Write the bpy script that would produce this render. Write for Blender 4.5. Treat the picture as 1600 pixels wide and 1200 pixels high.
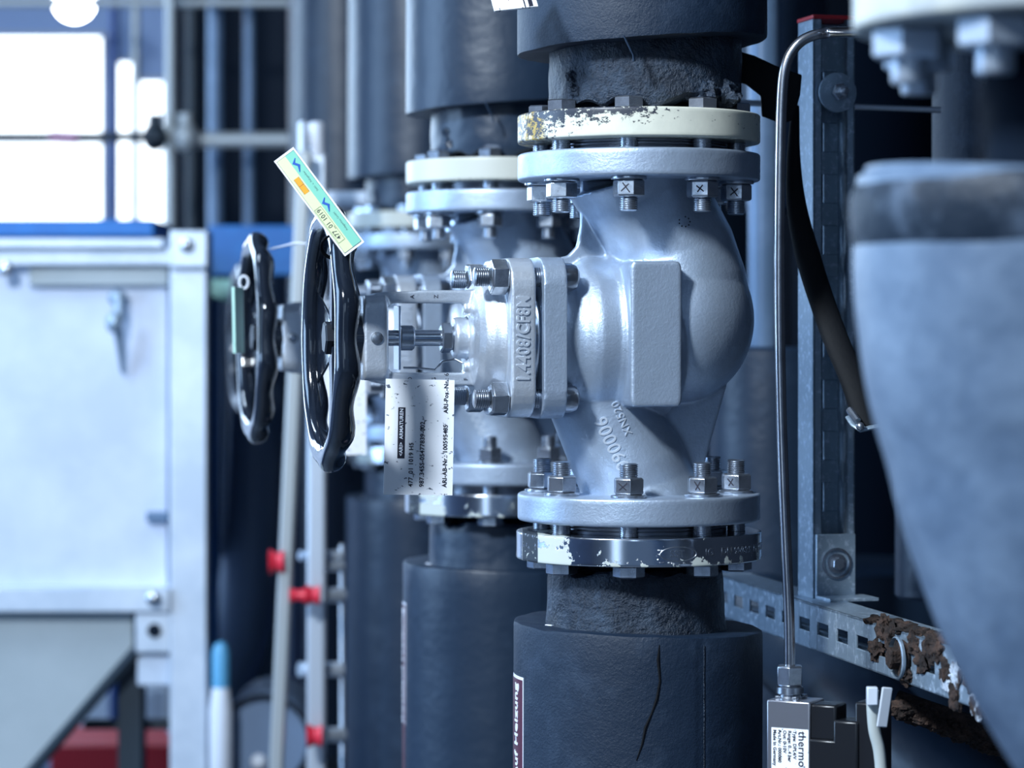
import bpy, bmesh, math, random
from math import sin, cos, pi, radians as R
from mathutils import Vector, Matrix, noise
random.seed(7)
for o in list(bpy.data.objects): bpy.data.objects.remove(o)
S = bpy.context.scene
COL = S.collection

# ------------------------------------------------------------------ camera, world, lights
FPX = 4300.0; HY = 528.0; ZC = 1.35
def P(px, py, D):                       # a point of the place seen at px,py at distance D
    return Vector(((px-800)/FPX*D, D, ZC+(HY-py)/FPX*D))
cam = bpy.data.cameras.new('camera'); co = bpy.data.objects.new('camera', cam); COL.objects.link(co)
co.location = (0, 0, ZC); co.rotation_euler = (pi/2, 0, 0)
cam.sensor_width = 36; cam.lens = FPX/1600*36; cam.shift_y = -(600-HY)/1600
cam.clip_end = 60; cam.clip_start = .05
cam.dof.use_dof = True; cam.dof.focus_distance = 2.42; cam.dof.aperture_fstop = 5.6
S.camera = co
S.view_settings.view_transform = 'Standard'; S.view_settings.look = 'None'
S.view_settings.exposure = 0.0; S.view_settings.gamma = 1; S.view_settings.use_curve_mapping = False
w = bpy.data.worlds.new('world'); S.world = w; w.use_nodes = True
w.node_tree.nodes['Background'].inputs[0].default_value = (.10, .26, .62, 1)
w.node_tree.nodes['Background'].inputs[1].default_value = .10
def area(name, loc, target, size, energy, col, sy=None):
    l = bpy.data.lights.new(name, 'AREA'); l.energy = energy; l.color = col; l.size = size
    if sy: l.shape = 'RECTANGLE'; l.size_y = sy
    o = bpy.data.objects.new(name, l); COL.objects.link(o); o.location = loc
    o.rotation_euler = (Vector(target)-Vector(loc)).to_track_quat('-Z', 'Y').to_euler()
    return o
area('ceiling_lamp_light', (-1.22, .66, 2.92), (.1, 2.5, 1.35), .32, 150, (.78, .89, 1.0))
area('window_light_left', (-3.2, 3.0, 1.9), (.1, 3.0, 1.35), 1.6, 78, (.42, .66, 1.0), 1.8)
area('window_light_front', (-1.5, -1.3, 1.5), (.2, 2.6, 1.3), .5, 7, (.56, .76, 1.0), 1.9)  # added fill behind the camera, gives the metal something bright to reflect
area('window_light_front', (-.35, -1.5, 2.1), (.2, 2.6, 1.3), .25, 5, (.56, .76, 1.0), 1.2)  # second added reflection strip behind the camera, not a real window
area('ceiling_lamp_light', (-1.9, 3.6, 3.1), (-1.2, 5.2, 1.0), .8, 40, (.60, .78, 1.0))
area('window_light_back', (-2.4, 6.6, 2.0), (.0, 3.2, 1.35), 1.3, 62, (.55, .76, 1.0), 1.6)
area('ceiling_lamp_light', (1.5, -.4, 3.0), (.5, 1.8, 1.2), .6, 2, (.45, .68, 1.0))  # added weak front fill from behind the camera, no lamp known there

# ------------------------------------------------------------------ materials
MATS = {}
def nodes(name):
    m = bpy.data.materials.new(name); m.use_nodes = True; MATS[name] = m
    nt = m.node_tree; b = nt.nodes['Principled BSDF']
    return m, nt, b
def mth(nt, op, a, b=None, clamp=False):
    n = nt.nodes.new('ShaderNodeMath'); n.operation = op; n.use_clamp = clamp
    for i, x in enumerate((a, b)):
        if x is None: continue
        if isinstance(x, (int, float)): n.inputs[i].default_value = x
        else: nt.links.new(x, n.inputs[i])
    return n.outputs[0]
def nz(nt, scale, detail=4, rough=.6, vec=None, stretch=None):
    tc = nt.nodes.new('ShaderNodeTexCoord'); v = tc.outputs['Object']
    if stretch:
        mp = nt.nodes.new('ShaderNodeMapping'); mp.inputs['Scale'].default_value = stretch
        nt.links.new(v, mp.inputs[0]); v = mp.outputs[0]
    n = nt.nodes.new('ShaderNodeTexNoise'); n.inputs['Scale'].default_value = scale
    n.inputs['Detail'].default_value = detail; n.inputs['Roughness'].default_value = rough
    nt.links.new(v, n.inputs['Vector']); return n.outputs[0]
def ramp(nt, fac, lo, hi):
    n = nt.nodes.new('ShaderNodeMapRange'); n.inputs[1].default_value = lo; n.inputs[2].default_value = hi
    nt.links.new(fac, n.inputs[0]); return n.outputs[0]
def mix(nt, fac, a, b):
    n = nt.nodes.new('ShaderNodeMix'); n.data_type = 'RGBA'
    if isinstance(fac, float): n.inputs[0].default_value = fac
    else: nt.links.new(fac, n.inputs[0])
    for i, x in ((6, a), (7, b)):
        if isinstance(x, tuple): n.inputs[i].default_value = (*x, 1)
        else: nt.links.new(x, n.inputs[i])
    return n.outputs[2]
def bump(nt, b, h, strength, dist=.001, prev=None):
    n = nt.nodes.new('ShaderNodeBump'); n.inputs['Strength'].default_value = strength
    n.inputs['Distance'].default_value = dist; nt.links.new(h, n.inputs['Height'])
    if prev: nt.links.new(prev, n.inputs['Normal'])
    nt.links.new(n.outputs[0], b.inputs['Normal']); return n.outputs[0]
def mat(name, col, rough=.5, metal=0., col2=None, cs=20, lo=.45, hi=.65, bs=0, bst=.2, bd=.001, bs2=0, bst2=.3, bd2=.003,
        coat=0, rough2=None, stretch=None, spec=.5):
    m, nt, b = nodes(name)
    b.inputs['Base Color'].default_value = (*col, 1); b.inputs['Roughness'].default_value = rough
    b.inputs['Metallic'].default_value = metal; b.inputs['Coat Weight'].default_value = coat
    b.inputs['Specular IOR Level'].default_value = spec
    if col2 is not None:
        f = ramp(nt, nz(nt, cs, 5, .65, stretch=stretch), lo, hi)
        nt.links.new(mix(nt, f, col, col2), b.inputs['Base Color'])
        if rough2 is not None:
            n = nt.nodes.new('ShaderNodeMapRange'); n.inputs[3].default_value = rough; n.inputs[4].default_value = rough2
            nt.links.new(f, n.inputs[0]); nt.links.new(n.outputs[0], b.inputs['Roughness'])
    pv = None
    if bs2: pv = bump(nt, b, nz(nt, bs2, 3), bst2, bd2)
    if bs: bump(nt, b, nz(nt, bs, 4, .7), bst, bd, pv)
    return m
def emit(name, col, s):
    m, nt, b = nodes(name); b.inputs['Base Color'].default_value = (*col, 1)
    b.inputs['Emission Color'].default_value = (*col, 1); b.inputs['Emission Strength'].default_value = s
    return m
mat('cast_steel', (.45, .54, .66), .36, .66, (.36, .43, .54), 26, .4, .7, bs=430, bst=.34, bd=.0009, bs2=60, bst2=.30, bd2=.0016, rough2=.5)
mat('cast_bonnet', (.68, .73, .80), .34, .7, (.50, .57, .66), 30, .45, .7, bs=430, bst=.34, bd=.0008, bs2=70, bst2=.3, bd2=.0016, rough2=.45)
mat('bolt_steel', (.52, .56, .62), .27, .95, (.34, .37, .42), 90, .45, .7, bs=700, bst=.12)
mat('stud_steel', (.42, .45, .5), .3, 1)
mat('polished_steel', (.72, .74, .78), .14, 1)
mat('tube_steel', (.52, .51, .52), .2, 1, (.36, .36, .38), 40, .4, .7)
mat('nut_black', (.010, .013, .02), .42, spec=.3)
mat('gasket', (.22, .24, .28), .3, .8)
mat('marker', (.010, .011, .025), .6)
mat('black_enamel', (.006, .009, .016), .10, 0, (.010, .014, .022), 30, .4, .7, coat=.5, bs2=60, bst2=.12, bd2=.002)
mat('foam', (.006, .0165, .037), .52, 0, (.024, .042, .075), 22, .52, .78, spec=.4, bs=420, bst=.5, bd=.0014, bs2=28, bst2=.35, bd2=.004)
mat('foam_rough', (.008, .017, .034), .46, 0, (.035, .06, .10), 34, .45, .75, bs=230, bst=1.0, bd=.0035, bs2=60, bst2=.8, bd2=.006)
mat('foam_smooth', (.011, .024, .048), .40, 0, (.026, .048, .085), 14, .55, .8, bs=240, bst=.12, bd=.001, bs2=16, bst2=.35, bd2=.006)
mat('foam_dark', (.002, .006, .014), .8, 0, spec=.08, bs=200, bst=.5)
mat('black_rubber', (.002, .003, .005), .7, 0, spec=.2, bs=160, bst=.35, bd=.001)
mat('galvanized', (.30, .39, .48), .40, .6, (.56, .66, .78), 170, .52, .72, bs=260, bst=.25, rough2=.6)
mat('galvanized_pale', (.56, .64, .74), .5, .45, (.72, .79, .88), 9, .4, .7, bs=60, bst=.1)
mat('panel_steel', (.56, .62, .74), .6, .2, (.70, .75, .86), 5, .4, .7)
mat('hopper_steel', (.38, .43, .45), .5, .1, (.46, .51, .53), 4, .4, .7)
mat('white_paper', (.86, .88, .92), .5, 0, (.10, .12, .16), 190, .61, .64, stretch=(1, .6, 1), bs=30, bst=.2)
mat('cast_letter', (.72, .78, .86), .32, .6); mat('tag_pale', (.48, .76, .66), .4)
mat('white_plastic', (.78, .82, .9), .45)
mat('tag_yellow', (.62, .70, .40), .35); mat('tag_green', (.19, .52, .40), .35); mat('tag_orange', (.85, .33, .02), .4)
mat('tag_blue', (.02, .09, .42), .4); mat('tag_back', (.80, .84, .9), .35)
mat('cap_red', (.55, .02, .03), .4); mat('crate_red', (.5, .008, .02), .45)
mat('label_purple', (.09, .025, .045), .3)
mat('blue_paint', (.004, .13, .42), .5, 0, (.006, .18, .52), 8); mat('blue_dark', (.01, .05, .2), .4)
mat('green_paint', (.25, .52, .48), .45)
mat('ladder_alu', (.66, .72, .80), .35, .5, bs=90, bst=.1); mat('ladder_grey', (.42, .45, .46), .45, .3)
mat('dark_panel', (.003, .009, .020), .6, 0, spec=.12); mat('dark_steel', (.02, .032, .045), .5, .2)
mat('blue_pipe', (.13, .21, .33), .38, .1, (.17, .26, .40), 12)
mat('rust', (.012, .007, .006), .95, 0, (.075, .042, .030), 70, .42, .70, bs=160, bst=1, bd=.004, bs2=50, bst2=1, bd2=.01)
mat('rust_crust', (.50, .56, .64), .9, 0, (.03, .015, .010), 60, .48, .58, bs=200, bst=1, bd=.003)
mat('brass', (.55, .33, .07), .4, .8)
mat('sensor_steel', (.46, .46, .50), .32, .9); mat('connector_black', (.008, .009, .012), .32)
mat('cable_grey', (.42, .46, .45), .5); mat('clear_plastic', (.62, .68, .76), .25, 0, coat=.4)
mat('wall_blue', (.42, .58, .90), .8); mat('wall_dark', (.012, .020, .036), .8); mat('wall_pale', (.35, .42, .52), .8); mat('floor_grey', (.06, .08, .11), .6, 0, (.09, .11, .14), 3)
mat('ceiling_grey', (.10, .13, .18), .9)
mat('pink', (.55, .30, .40), .5); mat('shell_white', (.55, .62, .72), .5, 0, (.62, .68, .78), 6)
emit('window_glow', (.86, .94, 1.0), 3.2); emit('lamp_glow', (.95, .98, 1.0), 16)

def paint_mat(name, px=1.0):            # cream paint, chipped along the top edge and on the far left of the rim
    m, nt, b = nodes(name)
    tc = nt.nodes.new('ShaderNodeTexCoord'); sp = nt.nodes.new('ShaderNodeSeparateXYZ')
    nt.links.new(tc.outputs['Object'], sp.inputs[0]); x, y, z = sp.outputs
    n1 = nz(nt, 120, 8, .75, stretch=(1, 1, 1.6)); n2 = nz(nt, 55, 4, .6)
    top = ramp(nt, z, -.006, .012)                                       # towards the top edge
    win = mth(nt, 'MULTIPLY', ramp(nt, x, -.10, -.06), ramp(nt, x, .035, -.01))
    chip = mth(nt, 'ADD', n1, mth(nt, 'MULTIPLY', mth(nt, 'MULTIPLY', top, win), .22))
    chip = mth(nt, 'ADD', chip, mth(nt, 'MULTIPLY', ramp(nt, x, -.055, -.085), .15))
    chip = mth(nt, 'ADD', chip, mth(nt, 'MULTIPLY', ramp(nt, x, .085, .108), .06))
    cm = ramp(nt, chip, .635, .655)
    yl = mth(nt, 'MULTIPLY', ramp(nt, x, -.084, -.090), ramp(nt, n2, .44, .50))
    c = mix(nt, ramp(nt, n2, .3, .7), (.66, .66, .56), (.58, .585, .50))
    c = mix(nt, yl, c, (.46, .32, .06)); c = mix(nt, cm, c, (.03, .035, .05))
    nt.links.new(c, b.inputs['Base Color']); b.inputs['Roughness'].default_value = .38
    inv = mth(nt, 'SUBTRACT', 1.0, cm); pv = bump(nt, b, inv, .5, .0006)
    bump(nt, b, nz(nt, 300, 3), .15, .0006, pv)
    return m
paint_mat('cream_paint')
def silver_ring():
    m, nt, b = nodes('machined_ring')
    tc = nt.nodes.new('ShaderNodeTexCoord'); sp = nt.nodes.new('ShaderNodeSeparateXYZ')
    nt.links.new(tc.outputs['Object'], sp.inputs[0]); x, y, z = sp.outputs
    n1 = nz(nt, 70, 6, .65); n2 = nz(nt, 260, 3, .6)
    low = ramp(nt, z, .004, -.012)
    lft = mth(nt, 'MULTIPLY', ramp(nt, x, -.062, -.070), ramp(nt, x, -.108, -.09))
    pm = ramp(nt, mth(nt, 'ADD', n1, mth(nt, 'ADD', mth(nt, 'MULTIPLY', low, .12), mth(nt, 'MULTIPLY', lft, .22))), .66, .675)
    blk = mth(nt, 'MULTIPLY', mth(nt, 'MULTIPLY', ramp(nt, x, -.092, -.0925), ramp(nt, x, -.1065, -.1055)), ramp(nt, n2, .35, .40))
    c = mix(nt, pm, (.66, .69, .74), (.52, .56, .52)); c = mix(nt, blk, c, (.02, .028, .04))
    nt.links.new(c, b.inputs['Base Color'])
    dull = mth(nt, 'MAXIMUM', pm, blk)
    nt.links.new(mth(nt, 'SUBTRACT', 1.0, dull), b.inputs['Metallic'])
    nt.links.new(mth(nt, 'ADD', mth(nt, 'MULTIPLY', dull, .35), .17), b.inputs['Roughness'])
    s = nz(nt, 60, 3, .5, stretch=(1, 1, 14)); pv = bump(nt, b, s, .05, .0004); bump(nt, b, pm, .5, .0006, pv)
silver_ring()

# ------------------------------------------------------------------ mesh helpers
class G:
    def __init__(s): s.v = []; s.f = []
    def add(s, vs, fs, M=None):
        n = len(s.v)
        s.v += [(M @ Vector(v)) if M else Vector(v) for v in vs]
        s.f += [tuple(i+n for i in f) for f in fs]; return s
    def box(s, x0, x1, y0, y1, z0, z1, M=None):
        x0, x1 = sorted((x0, x1)); y0, y1 = sorted((y0, y1)); z0, z1 = sorted((z0, z1))
        vs = [(x, y, z) for x in (x0, x1) for y in (y0, y1) for z in (z0, z1)]
        return s.add(vs, [(0,1,3,2), (4,6,7,5), (0,4,5,1), (2,3,7,6), (0,2,6,4), (1,5,7,3)], M)
    def lathe(s, prof, seg=64, M=None, fn=None, closed=False):
        vs = []; fs = []; n = len(prof)
        for i, (r, z) in enumerate(prof):
            for k in range(seg):
                a = 2*pi*k/seg
                p = (r*cos(a), r*sin(a), z)
                vs.append(fn(i, a, p) if fn else p)
        for i in range(n-1 if not closed else n):
            j = (i+1) % n
            for k in range(seg):
                l = (k+1) % seg
                fs.append((i*seg+k, i*seg+l, j*seg+l, j*seg+k))
        if not closed:
            fs.append(tuple(range(seg-1, -1, -1))); fs.append(tuple((n-1)*seg+k for k in range(seg)))
        return s.add(vs, fs, M)
    def tube(s, pts, r, seg=16, M=None, closed=False, flat=None):
        pts = [Vector(p) for p in pts]; n = len(pts); vs = []; fs = []
        rr = r if isinstance(r, (list, tuple)) else [r]*n
        t0 = (pts[1]-pts[0]).normalized()
        up = Vector((0, 0, 1)) if abs(t0.z) < .9 else Vector((0, 1, 0))
        u = t0.cross(up).normalized()
        for i, p in enumerate(pts):
            a = pts[(i-1) % n] if (closed or i) else p; b = pts[(i+1) % n] if (closed or i < n-1) else p
            t = (b-a).normalized(); u = (u-t*u.dot(t)).normalized(); v = t.cross(u)
            for k in range(seg):
                an = 2*pi*k/seg; fl = flat if flat else 1
                vs.append(p+u*cos(an)*rr[i]+v*sin(an)*rr[i]*fl)
        for i in range(n if closed else n-1):
            j = (i+1) % n
            for k in range(seg):
                l = (k+1) % seg; fs.append((i*seg+k, i*seg+l, j*seg+l, j*seg+k))
        if not closed: fs.append(tuple(range(seg-1, -1, -1))); fs.append(tuple((n-1)*seg+k for k in range(seg)))
        return s.add(vs, fs, M)
    def prism(s, poly, y0, y1, M=None):   # polygon in x,z pushed along y
        n = len(poly); vs = [(x, y0, z) for x, z in poly]+[(x, y1, z) for x, z in poly]
        fs = [tuple(range(n)), tuple(range(2*n-1, n-1, -1))]+[(i, i+n, (i+1) % n+n, (i+1) % n) for i in range(n)]
        return s.add(vs, fs, M)
    def ellipsoid(s, c, r, seg=40, rings=24, M=None):
        prof = [(max(sin(pi*i/rings), 1e-4), -cos(pi*i/rings)) for i in range(rings+1)]
        T = Matrix.Translation(c) @ Matrix.Diagonal((*r, 1))
        return s.lathe(prof, seg, (M @ T) if M else T)
    def hexa(s, rc, z0, z1, rot=0, M=None, ch=.0012):
        q = Matrix.Rotation(rot, 4, 'Z')
        return s.lathe([(rc*.88, z0), (rc, z0+ch), (rc, z1-ch), (rc*.88, z1)], 6, (M @ q) if M else q)
    def build(s, name, m, parent=None, bevel=0, sharp=35, seg=2, sub=0, loc=None, smooth=True):
        me = bpy.data.meshes.new(name); me.from_pydata(s.v, [], s.f); me.update()
        bm = bmesh.new(); bm.from_mesh(me); bmesh.ops.recalc_face_normals(bm, faces=bm.faces); bm.to_mesh(me); bm.free()
        if smooth: me.shade_smooth(); me.set_sharp_from_angle(angle=R(sharp))
        if m: me.materials.append(MATS[m])
        o = bpy.data.objects.new(name, me); COL.objects.link(o)
        if parent: o.parent = parent
        if loc is not None: o.location = loc
        if bevel:
            b = o.modifiers.new('bevel', 'BEVEL'); b.width = bevel; b.segments = seg; b.limit_method = 'ANGLE'; b.angle_limit = R(40)
        return o
def rprof(ri, ro, z0, z1, r=.002):        # ring profile with small rounded outer edges and support loops
    pr = [(ri, z0), (ro-r*3, z0)]
    for t in (0, 30, 60, 90): pr.append((ro-r+r*sin(R(t)), z0+r-r*cos(R(t))))
    pr += [(ro, z0+r*2.2), (ro, z1-r*2.2)]
    for t in (0, 30, 60, 90): pr.append((ro-r+r*cos(R(t)), z1-r+r*sin(R(t))))
    return pr+[(ro-r*3, z1), (ri, z1)]
AX = Matrix.Rotation(pi/2, 4, 'Y')        # z axis -> x axis
AXn = Matrix.Rotation(-pi/2, 4, 'Y')      # z axis -> -x
AY = Matrix.Rotation(pi/2, 4, 'X')        # z axis -> -y (towards the camera)
def T(x, y, z): return Matrix.Translation((x, y, z))
def bake(o, mods):                         # evaluate modifiers once and keep the result as plain mesh
    for k, kw in mods:
        m = o.modifiers.new(k, k)
        for a, b in kw.items(): setattr(m, a, b)
    dg = bpy.context.evaluated_depsgraph_get(); dg.update()
    me = bpy.data.meshes.new_from_object(o.evaluated_get(dg)); o.modifiers.clear()
    mats = list(o.data.materials); o.data = me
    if not me.materials:
        for q in mats: me.materials.append(q)
    me.shade_smooth(); return o
def thing(name, label, cat, loc=(0, 0, 0), rz=0, group=None):
    o = bpy.data.objects.new(name, None); COL.objects.link(o); o.location = loc; o.rotation_euler = (0, 0, rz)
    o.empty_display_size = .05
    return tag(o, label, cat, group)
def tag(o, label, cat, group=None, kind=None):
    if label: o['label'] = label
    if cat: o['category'] = cat
    if group: o['group'] = group
    if kind: o['kind'] = kind
    return o
def struct(o): o['kind'] = 'structure'; return o
def copy_tree(o, parent=None):
    c = o.copy(); COL.objects.link(c)
    if parent: c.parent = parent
    for ch in list(o.children): copy_tree(ch, c)
    return c
def text_geo(s, size, fn, m, name, parent, bold=0., depth=.0006, align='CENTER', sub=0):
    cu = bpy.data.curves.new('t', 'FONT'); cu.body = s; cu.size = size; cu.align_x = align; cu.align_y = 'CENTER'
    cu.offset = bold; cu.extrude = depth/2; cu.resolution_u = 3; cu.space_character = 1.05
    t = bpy.data.objects.new('t', cu); COL.objects.link(t)
    dg = bpy.context.evaluated_depsgraph_get(); dg.update()
    me = bpy.data.meshes.new_from_object(t.evaluated_get(dg)); bpy.data.objects.remove(t)
    if sub:
        bm = bmesh.new(); bm.from_mesh(me)
        bmesh.ops.triangulate(bm, faces=bm.faces)
        bmesh.ops.subdivide_edges(bm, edges=[e for e in bm.edges if e.calc_length() > sub], cuts=2, use_grid_fill=False)
        bm.to_mesh(me); bm.free()
    for v in me.vertices: v.co = fn(v.co.x, v.co.y, v.co.z)
    me.materials.clear(); me.materials.append(MATS[m]); me.name = name
    o = bpy.data.objects.new(name, me); COL.objects.link(o); o.parent = parent
    return o

# ------------------------------------------------------------------ room shell
struct(G().box(-4, 3, -1.6, 9, -.05, 0).build('floor', 'floor_grey'))
struct(G().box(-4, 3, -1.6, 9, 3.6, 3.65).build('ceiling', 'ceiling_grey'))
struct(G().box(-4.05, -4, -1.6, 9, 0, 3.6).build('wall_left', 'wall_blue'))
struct(G().box(3, 3.05, -1.6, 9, 0, 3.6).build('wall_right', 'wall_dark'))
struct(G().box(-4, 3, -1.65, -1.6, 0, 3.6).build('wall_front', 'wall_pale'))
DW = 8.6
def wx(px): return (px-800)/FPX*DW
def wz(py): return ZC+(HY-py)/FPX*DW
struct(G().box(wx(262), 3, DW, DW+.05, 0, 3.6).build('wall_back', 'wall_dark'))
struct(G().box(-4, wx(262), DW, DW+.05, 0, 3.6).build('wall_back_left', 'wall_blue'))  # window-lit look of this part put into its lighter wall colour
for n, (a, b, t, u) in enumerate([(-330, 160, 60, 212), (-330, 160, 226, 350), (186, 207, 100, 350), (216, 256, 130, 350)]):
    fr = struct(G().box(wx(a)-.02, wx(b)+.02, DW-.03, DW, wz(u)-.015, wz(u)).box(wx(a)-.02, wx(b)+.02, DW-.03, DW, wz(t), wz(t)+.015)
                .box(wx(a)-.02, wx(a), DW-.03, DW, wz(u), wz(t)).box(wx(b), wx(b)+.012, DW-.03, DW, wz(u), wz(t)).build('window_%d' % (n+1), 'shell_white'))
    G().box(wx(a), wx(b), DW-.02, DW-.012, wz(u), wz(t)).build('window_pane', 'window_glow', fr)

# ------------------------------------------------------------------ the globe valve
TH = R(12)
V1 = Vector((.1151, 2.5, ZC))
FR = .110; ZT = .1662; FT = .0245; BC = .0885; STK = .0595
val = thing('globe_valve', 'large silver cast steel globe valve in the centre foreground with black handwheel', 'valve', V1, TH, 'row of globe valves on insulated pipes')

def arc(c, r, a0, a1, n=6): return [(c[0]+r*cos(R(a0+(a1-a0)*i/n)), c[1]+r*sin(R(a0+(a1-a0)*i/n))) for i in range(n+1)]
def rsq(h, r, n=6): return arc((h-r, h-r), r, 0, 90, n)+arc((-h+r, h-r), r, 90, 180, n)+arc((-h+r, -h+r), r, 180, 270, n)+arc((h-r, -h+r), r, 270, 360, n)
def hubbox():
    q = G(); sec = [(a*.95, b) for a, b in rsq(.0375, .012)]
    n = len(sec); vs = []
    for x, k in ((-.2565, .90), (-.2545, 1), (-.236, 1), (-.2335, .93)): vs += [(x, a*.66*k, b*k) for a, b in sec]
    fs = [tuple(range(n)), tuple(range(4*n-1, 3*n-1, -1))]
    for j in range(3): fs += [(j*n+i, j*n+(i+1) % n, j*n+n+(i+1) % n, j*n+n+i) for i in range(n)]
    return vs, fs
# body casting
g = G()
g.tube([(0, 0, .146), (.005, 0, .129), (.0175, 0, .105), (.0310, 0, .080), (.0365, 0, .054), (.0380, 0, .03)], [.066, .0585, .0565, .0575, .0620, .0655], 64)
g.ellipsoid((.0385, 0, .017), (.0675, .0705, .0755), 72, 48)
g.lathe([(.0685, -.086), (.0640, -.078), (.0625, -.071), (.0645, -.064), (.0700, -.057), (.0722, -.05), (.0725, -.02), (.071, .022), (.05, .04)], 72, AX)
g.tube([(0, 0, -.146), (-.002, 0, -.132), (-.008, 0, -.115), (-.022, 0, -.09), (-.036, 0, -.062), (-.034, 0, -.03)], [.060, .0525, .0515, .048, .046, .05], 48)
g.prism([(-.054, .143), (-.0545, .10), (-.058, .083), (-.066, .0745), (-.084, .0705), (-.084, .06), (.01, .06), (.03, .143)], -.0045, .0045)
g.prism([(.086, -.030), (.062, -.112), (.052, -.122), (.01, -.115), (0, -.02), (.05, -.01)], -.0045, .0045)
pad = [(a*.365-.0045, b+.0035) for a, b in rsq(.0640, .009)]
g.prism(pad, -.0795, -.03); g.prism(pad, .03, .0795)
g.lathe([(.0738, -.032), (.0738, -.028), (.0725, -.026), (.0725, .018)], 72, AX)
body = bake(g.build('body', 'cast_steel', val), [('REMESH', dict(mode='VOXEL', voxel_size=.0014)), ('SMOOTH', dict(factor=.5, iterations=8))])
# bonnet flange on the body
g = G(); g.prism([(a, b) for a, b in rsq(.0715, .024)], 0, .021)
M_sq = Matrix(((0, -1, 0, 0), (1, 0, 0, 0), (0, 0, 1, 0), (0, 0, 0, 1)))   # y -> -x
bf = bake(G().prism(rsq(.0715, .024), .083, .104, M_sq).build('neck_flange', 'cast_steel', val),
          [('REMESH', dict(mode='VOXEL', voxel_size=.0013)), ('SMOOTH', dict(factor=.5, iterations=3))])
# bonnet with yoke
g = G()
g.prism(rsq(.0705, .026), .111, .133, M_sq)
g.lathe([(.062, -.129), (.0590, -.134), (.0565, -.139), (.0550, -.145), (.0515, -.151), (.045, -.156), (.034, -.159)], 64, AX)
C = [(-.135, .0425)]+[(-.20, .0425), (-.215, .0415)]+arc((-.238, .0225), .018, 90, 180, 5)+arc((-.238, -.0225), .018, 180, 270, 5)+[(-.215, -.0415), (-.20, -.0425), (-.135, -.0425), (-.135, -.031)]
C += [(-.155, -.0310)]+arc((-.226, -.023), .008, 270, 180, 4)+arc((-.226, .023), .008, 180, 90, 4)+[(-.155, .031), (-.135, .031)]
g.prism(C, -.0165, .0165)
g.add(*hubbox())
g.lathe([(.017, -.172), (.0185, -.170), (.0185, -.15)], 32, AX)
g.tube([(-.156, -.012, .026), (-.165, -.012, .026)], .006, 12); g.tube([(-.156, -.012, -.026), (-.165, -.012, -.026)], .006, 12)
bon = bake(g.build('bonnet', 'cast_bonnet', val), [('REMESH', dict(mode='VOXEL', voxel_size=.0012)), ('SMOOTH', dict(factor=.5, iterations=4))])
G().lathe([(.050, -.1115), (.058, -.1115), (.0605, -.109), (.0605, -.106), (.058, -.1035), (.050, -.1035)], 56, AX, closed=True).build('bonnet_gasket', 'polished_steel', val)
# stem and its fittings
def thread(g, r, z0, z1, seg=20, pitch=.0019, M=None):
    n = int(abs(z1-z0)/pitch); s = 1 if z1 > z0 else -1; pr = []
    for i in range(n): pr += [(r*.90, z0+s*i*pitch), (r, z0+s*(i+.35)*pitch), (r, z0+s*(i+.6)*pitch)]
    pr += [(r*.9, z1-s*.0006), (r*.78, z1)]
    return g.lathe(pr, seg, M)
G().lathe([(.0072, -.27), (.0072, -.16)], 32, AX).build('stem', 'polished_steel', val)
G().lathe([(.0098, -.2205), (.0112, -.2195), (.0112, -.209), (.0100, -.2075)], 28, AX).build('stem_collar', 'bolt_steel', val)
G().box(-.2232, -.2212, -.014, .014, -.0285, .0285).build('travel_plate', 'polished_steel', val, bevel=.0005)
G().hexa(.0138, -.183, -.1735, R(12), AX).build('gland_nut', 'bolt_steel', val)
thread(G(), .0115, -.1745, -.166, M=AX).build('gland_thread', 'bolt_steel', val)
g = G().lathe([(.0035, .0205), (.0055, .0212), (.0055, .0226), (.0035, .0232), (.002,.0236)], 20, T(-.2445, -.0022, 0) @ AY); g.build('lock_pin', 'bolt_steel', val)
G().tube([(-.2185, -.0095, -.0266), (-.2085, -.0095, -.0266), (-.190, -.0095, -.0285), (-.183, -.0095, -.021), (-.172, -.0095, -.019), (-.16, -.0095, -.025), (-.158, -.0095, -.013)], .0011, 8).build('position_pointer', 'polished_steel', val)
# studs holding the bonnet
for sy in (-1, 1):
    for sz in (-1, 1):
        M = T(0, sy*.0535, sz*.0535)
        g = G(); g.lathe([(.0078, -.149), (.0078, -.075)], 20, M @ AX); thread(g, .0084, -.150, -.1635, M=M @ AX); thread(g, .0086, -.1035, -.1115, M=M @ AX)
        g.lathe([(.0125, -.083), (.0125, -.076), (.0105, -.0715), (.006, -.069)], 20, M @ AX)
        sb = g.build('bonnet_stud', 'stud_steel', val)
        G().hexa(.0158, -.149, -.1332, R(random.choice((4, 20, 35))), M @ AX, .0016).build('nut', 'bolt_steel', sb, bevel=.0005)
# end flanges, faces
for s in (1, -1):
    z0, z1 = (ZT-FT, ZT) if s > 0 else (-.1403-FT, -.1403)
    def fn(i, a, p):
        k = 1+.004*noise.noise(Vector((p[0]*30, p[1]*30, p[2]*60))); return (p[0]*k, p[1]*k, p[2])
    o = G().lathe(rprof(.05, FR, z0, z1, .0024), 96, None, fn, closed=True).build('end_flange', 'cast_steel', val)
    zz = (ZT, ZT+.0095) if s > 0 else (-.1403-FT-.0095, -.1403-FT)
    h = zz[1]-zz[0]
    G().lathe([(.05, zz[0]), (.0795, zz[0]), (.0795, zz[0]+.3*h), (.077, zz[0]+.35*h), (.077, zz[0]+.45*h), (.081, zz[0]+.5*h), (.081, zz[0]+.62*h), (.077, zz[0]+.66*h), (.077, zz[0]+.75*h), (.0795, zz[0]+.8*h), (.0795, zz[1]), (.05, zz[1])], 64, closed=True).build('gasket_ring', 'gasket', val)
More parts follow.
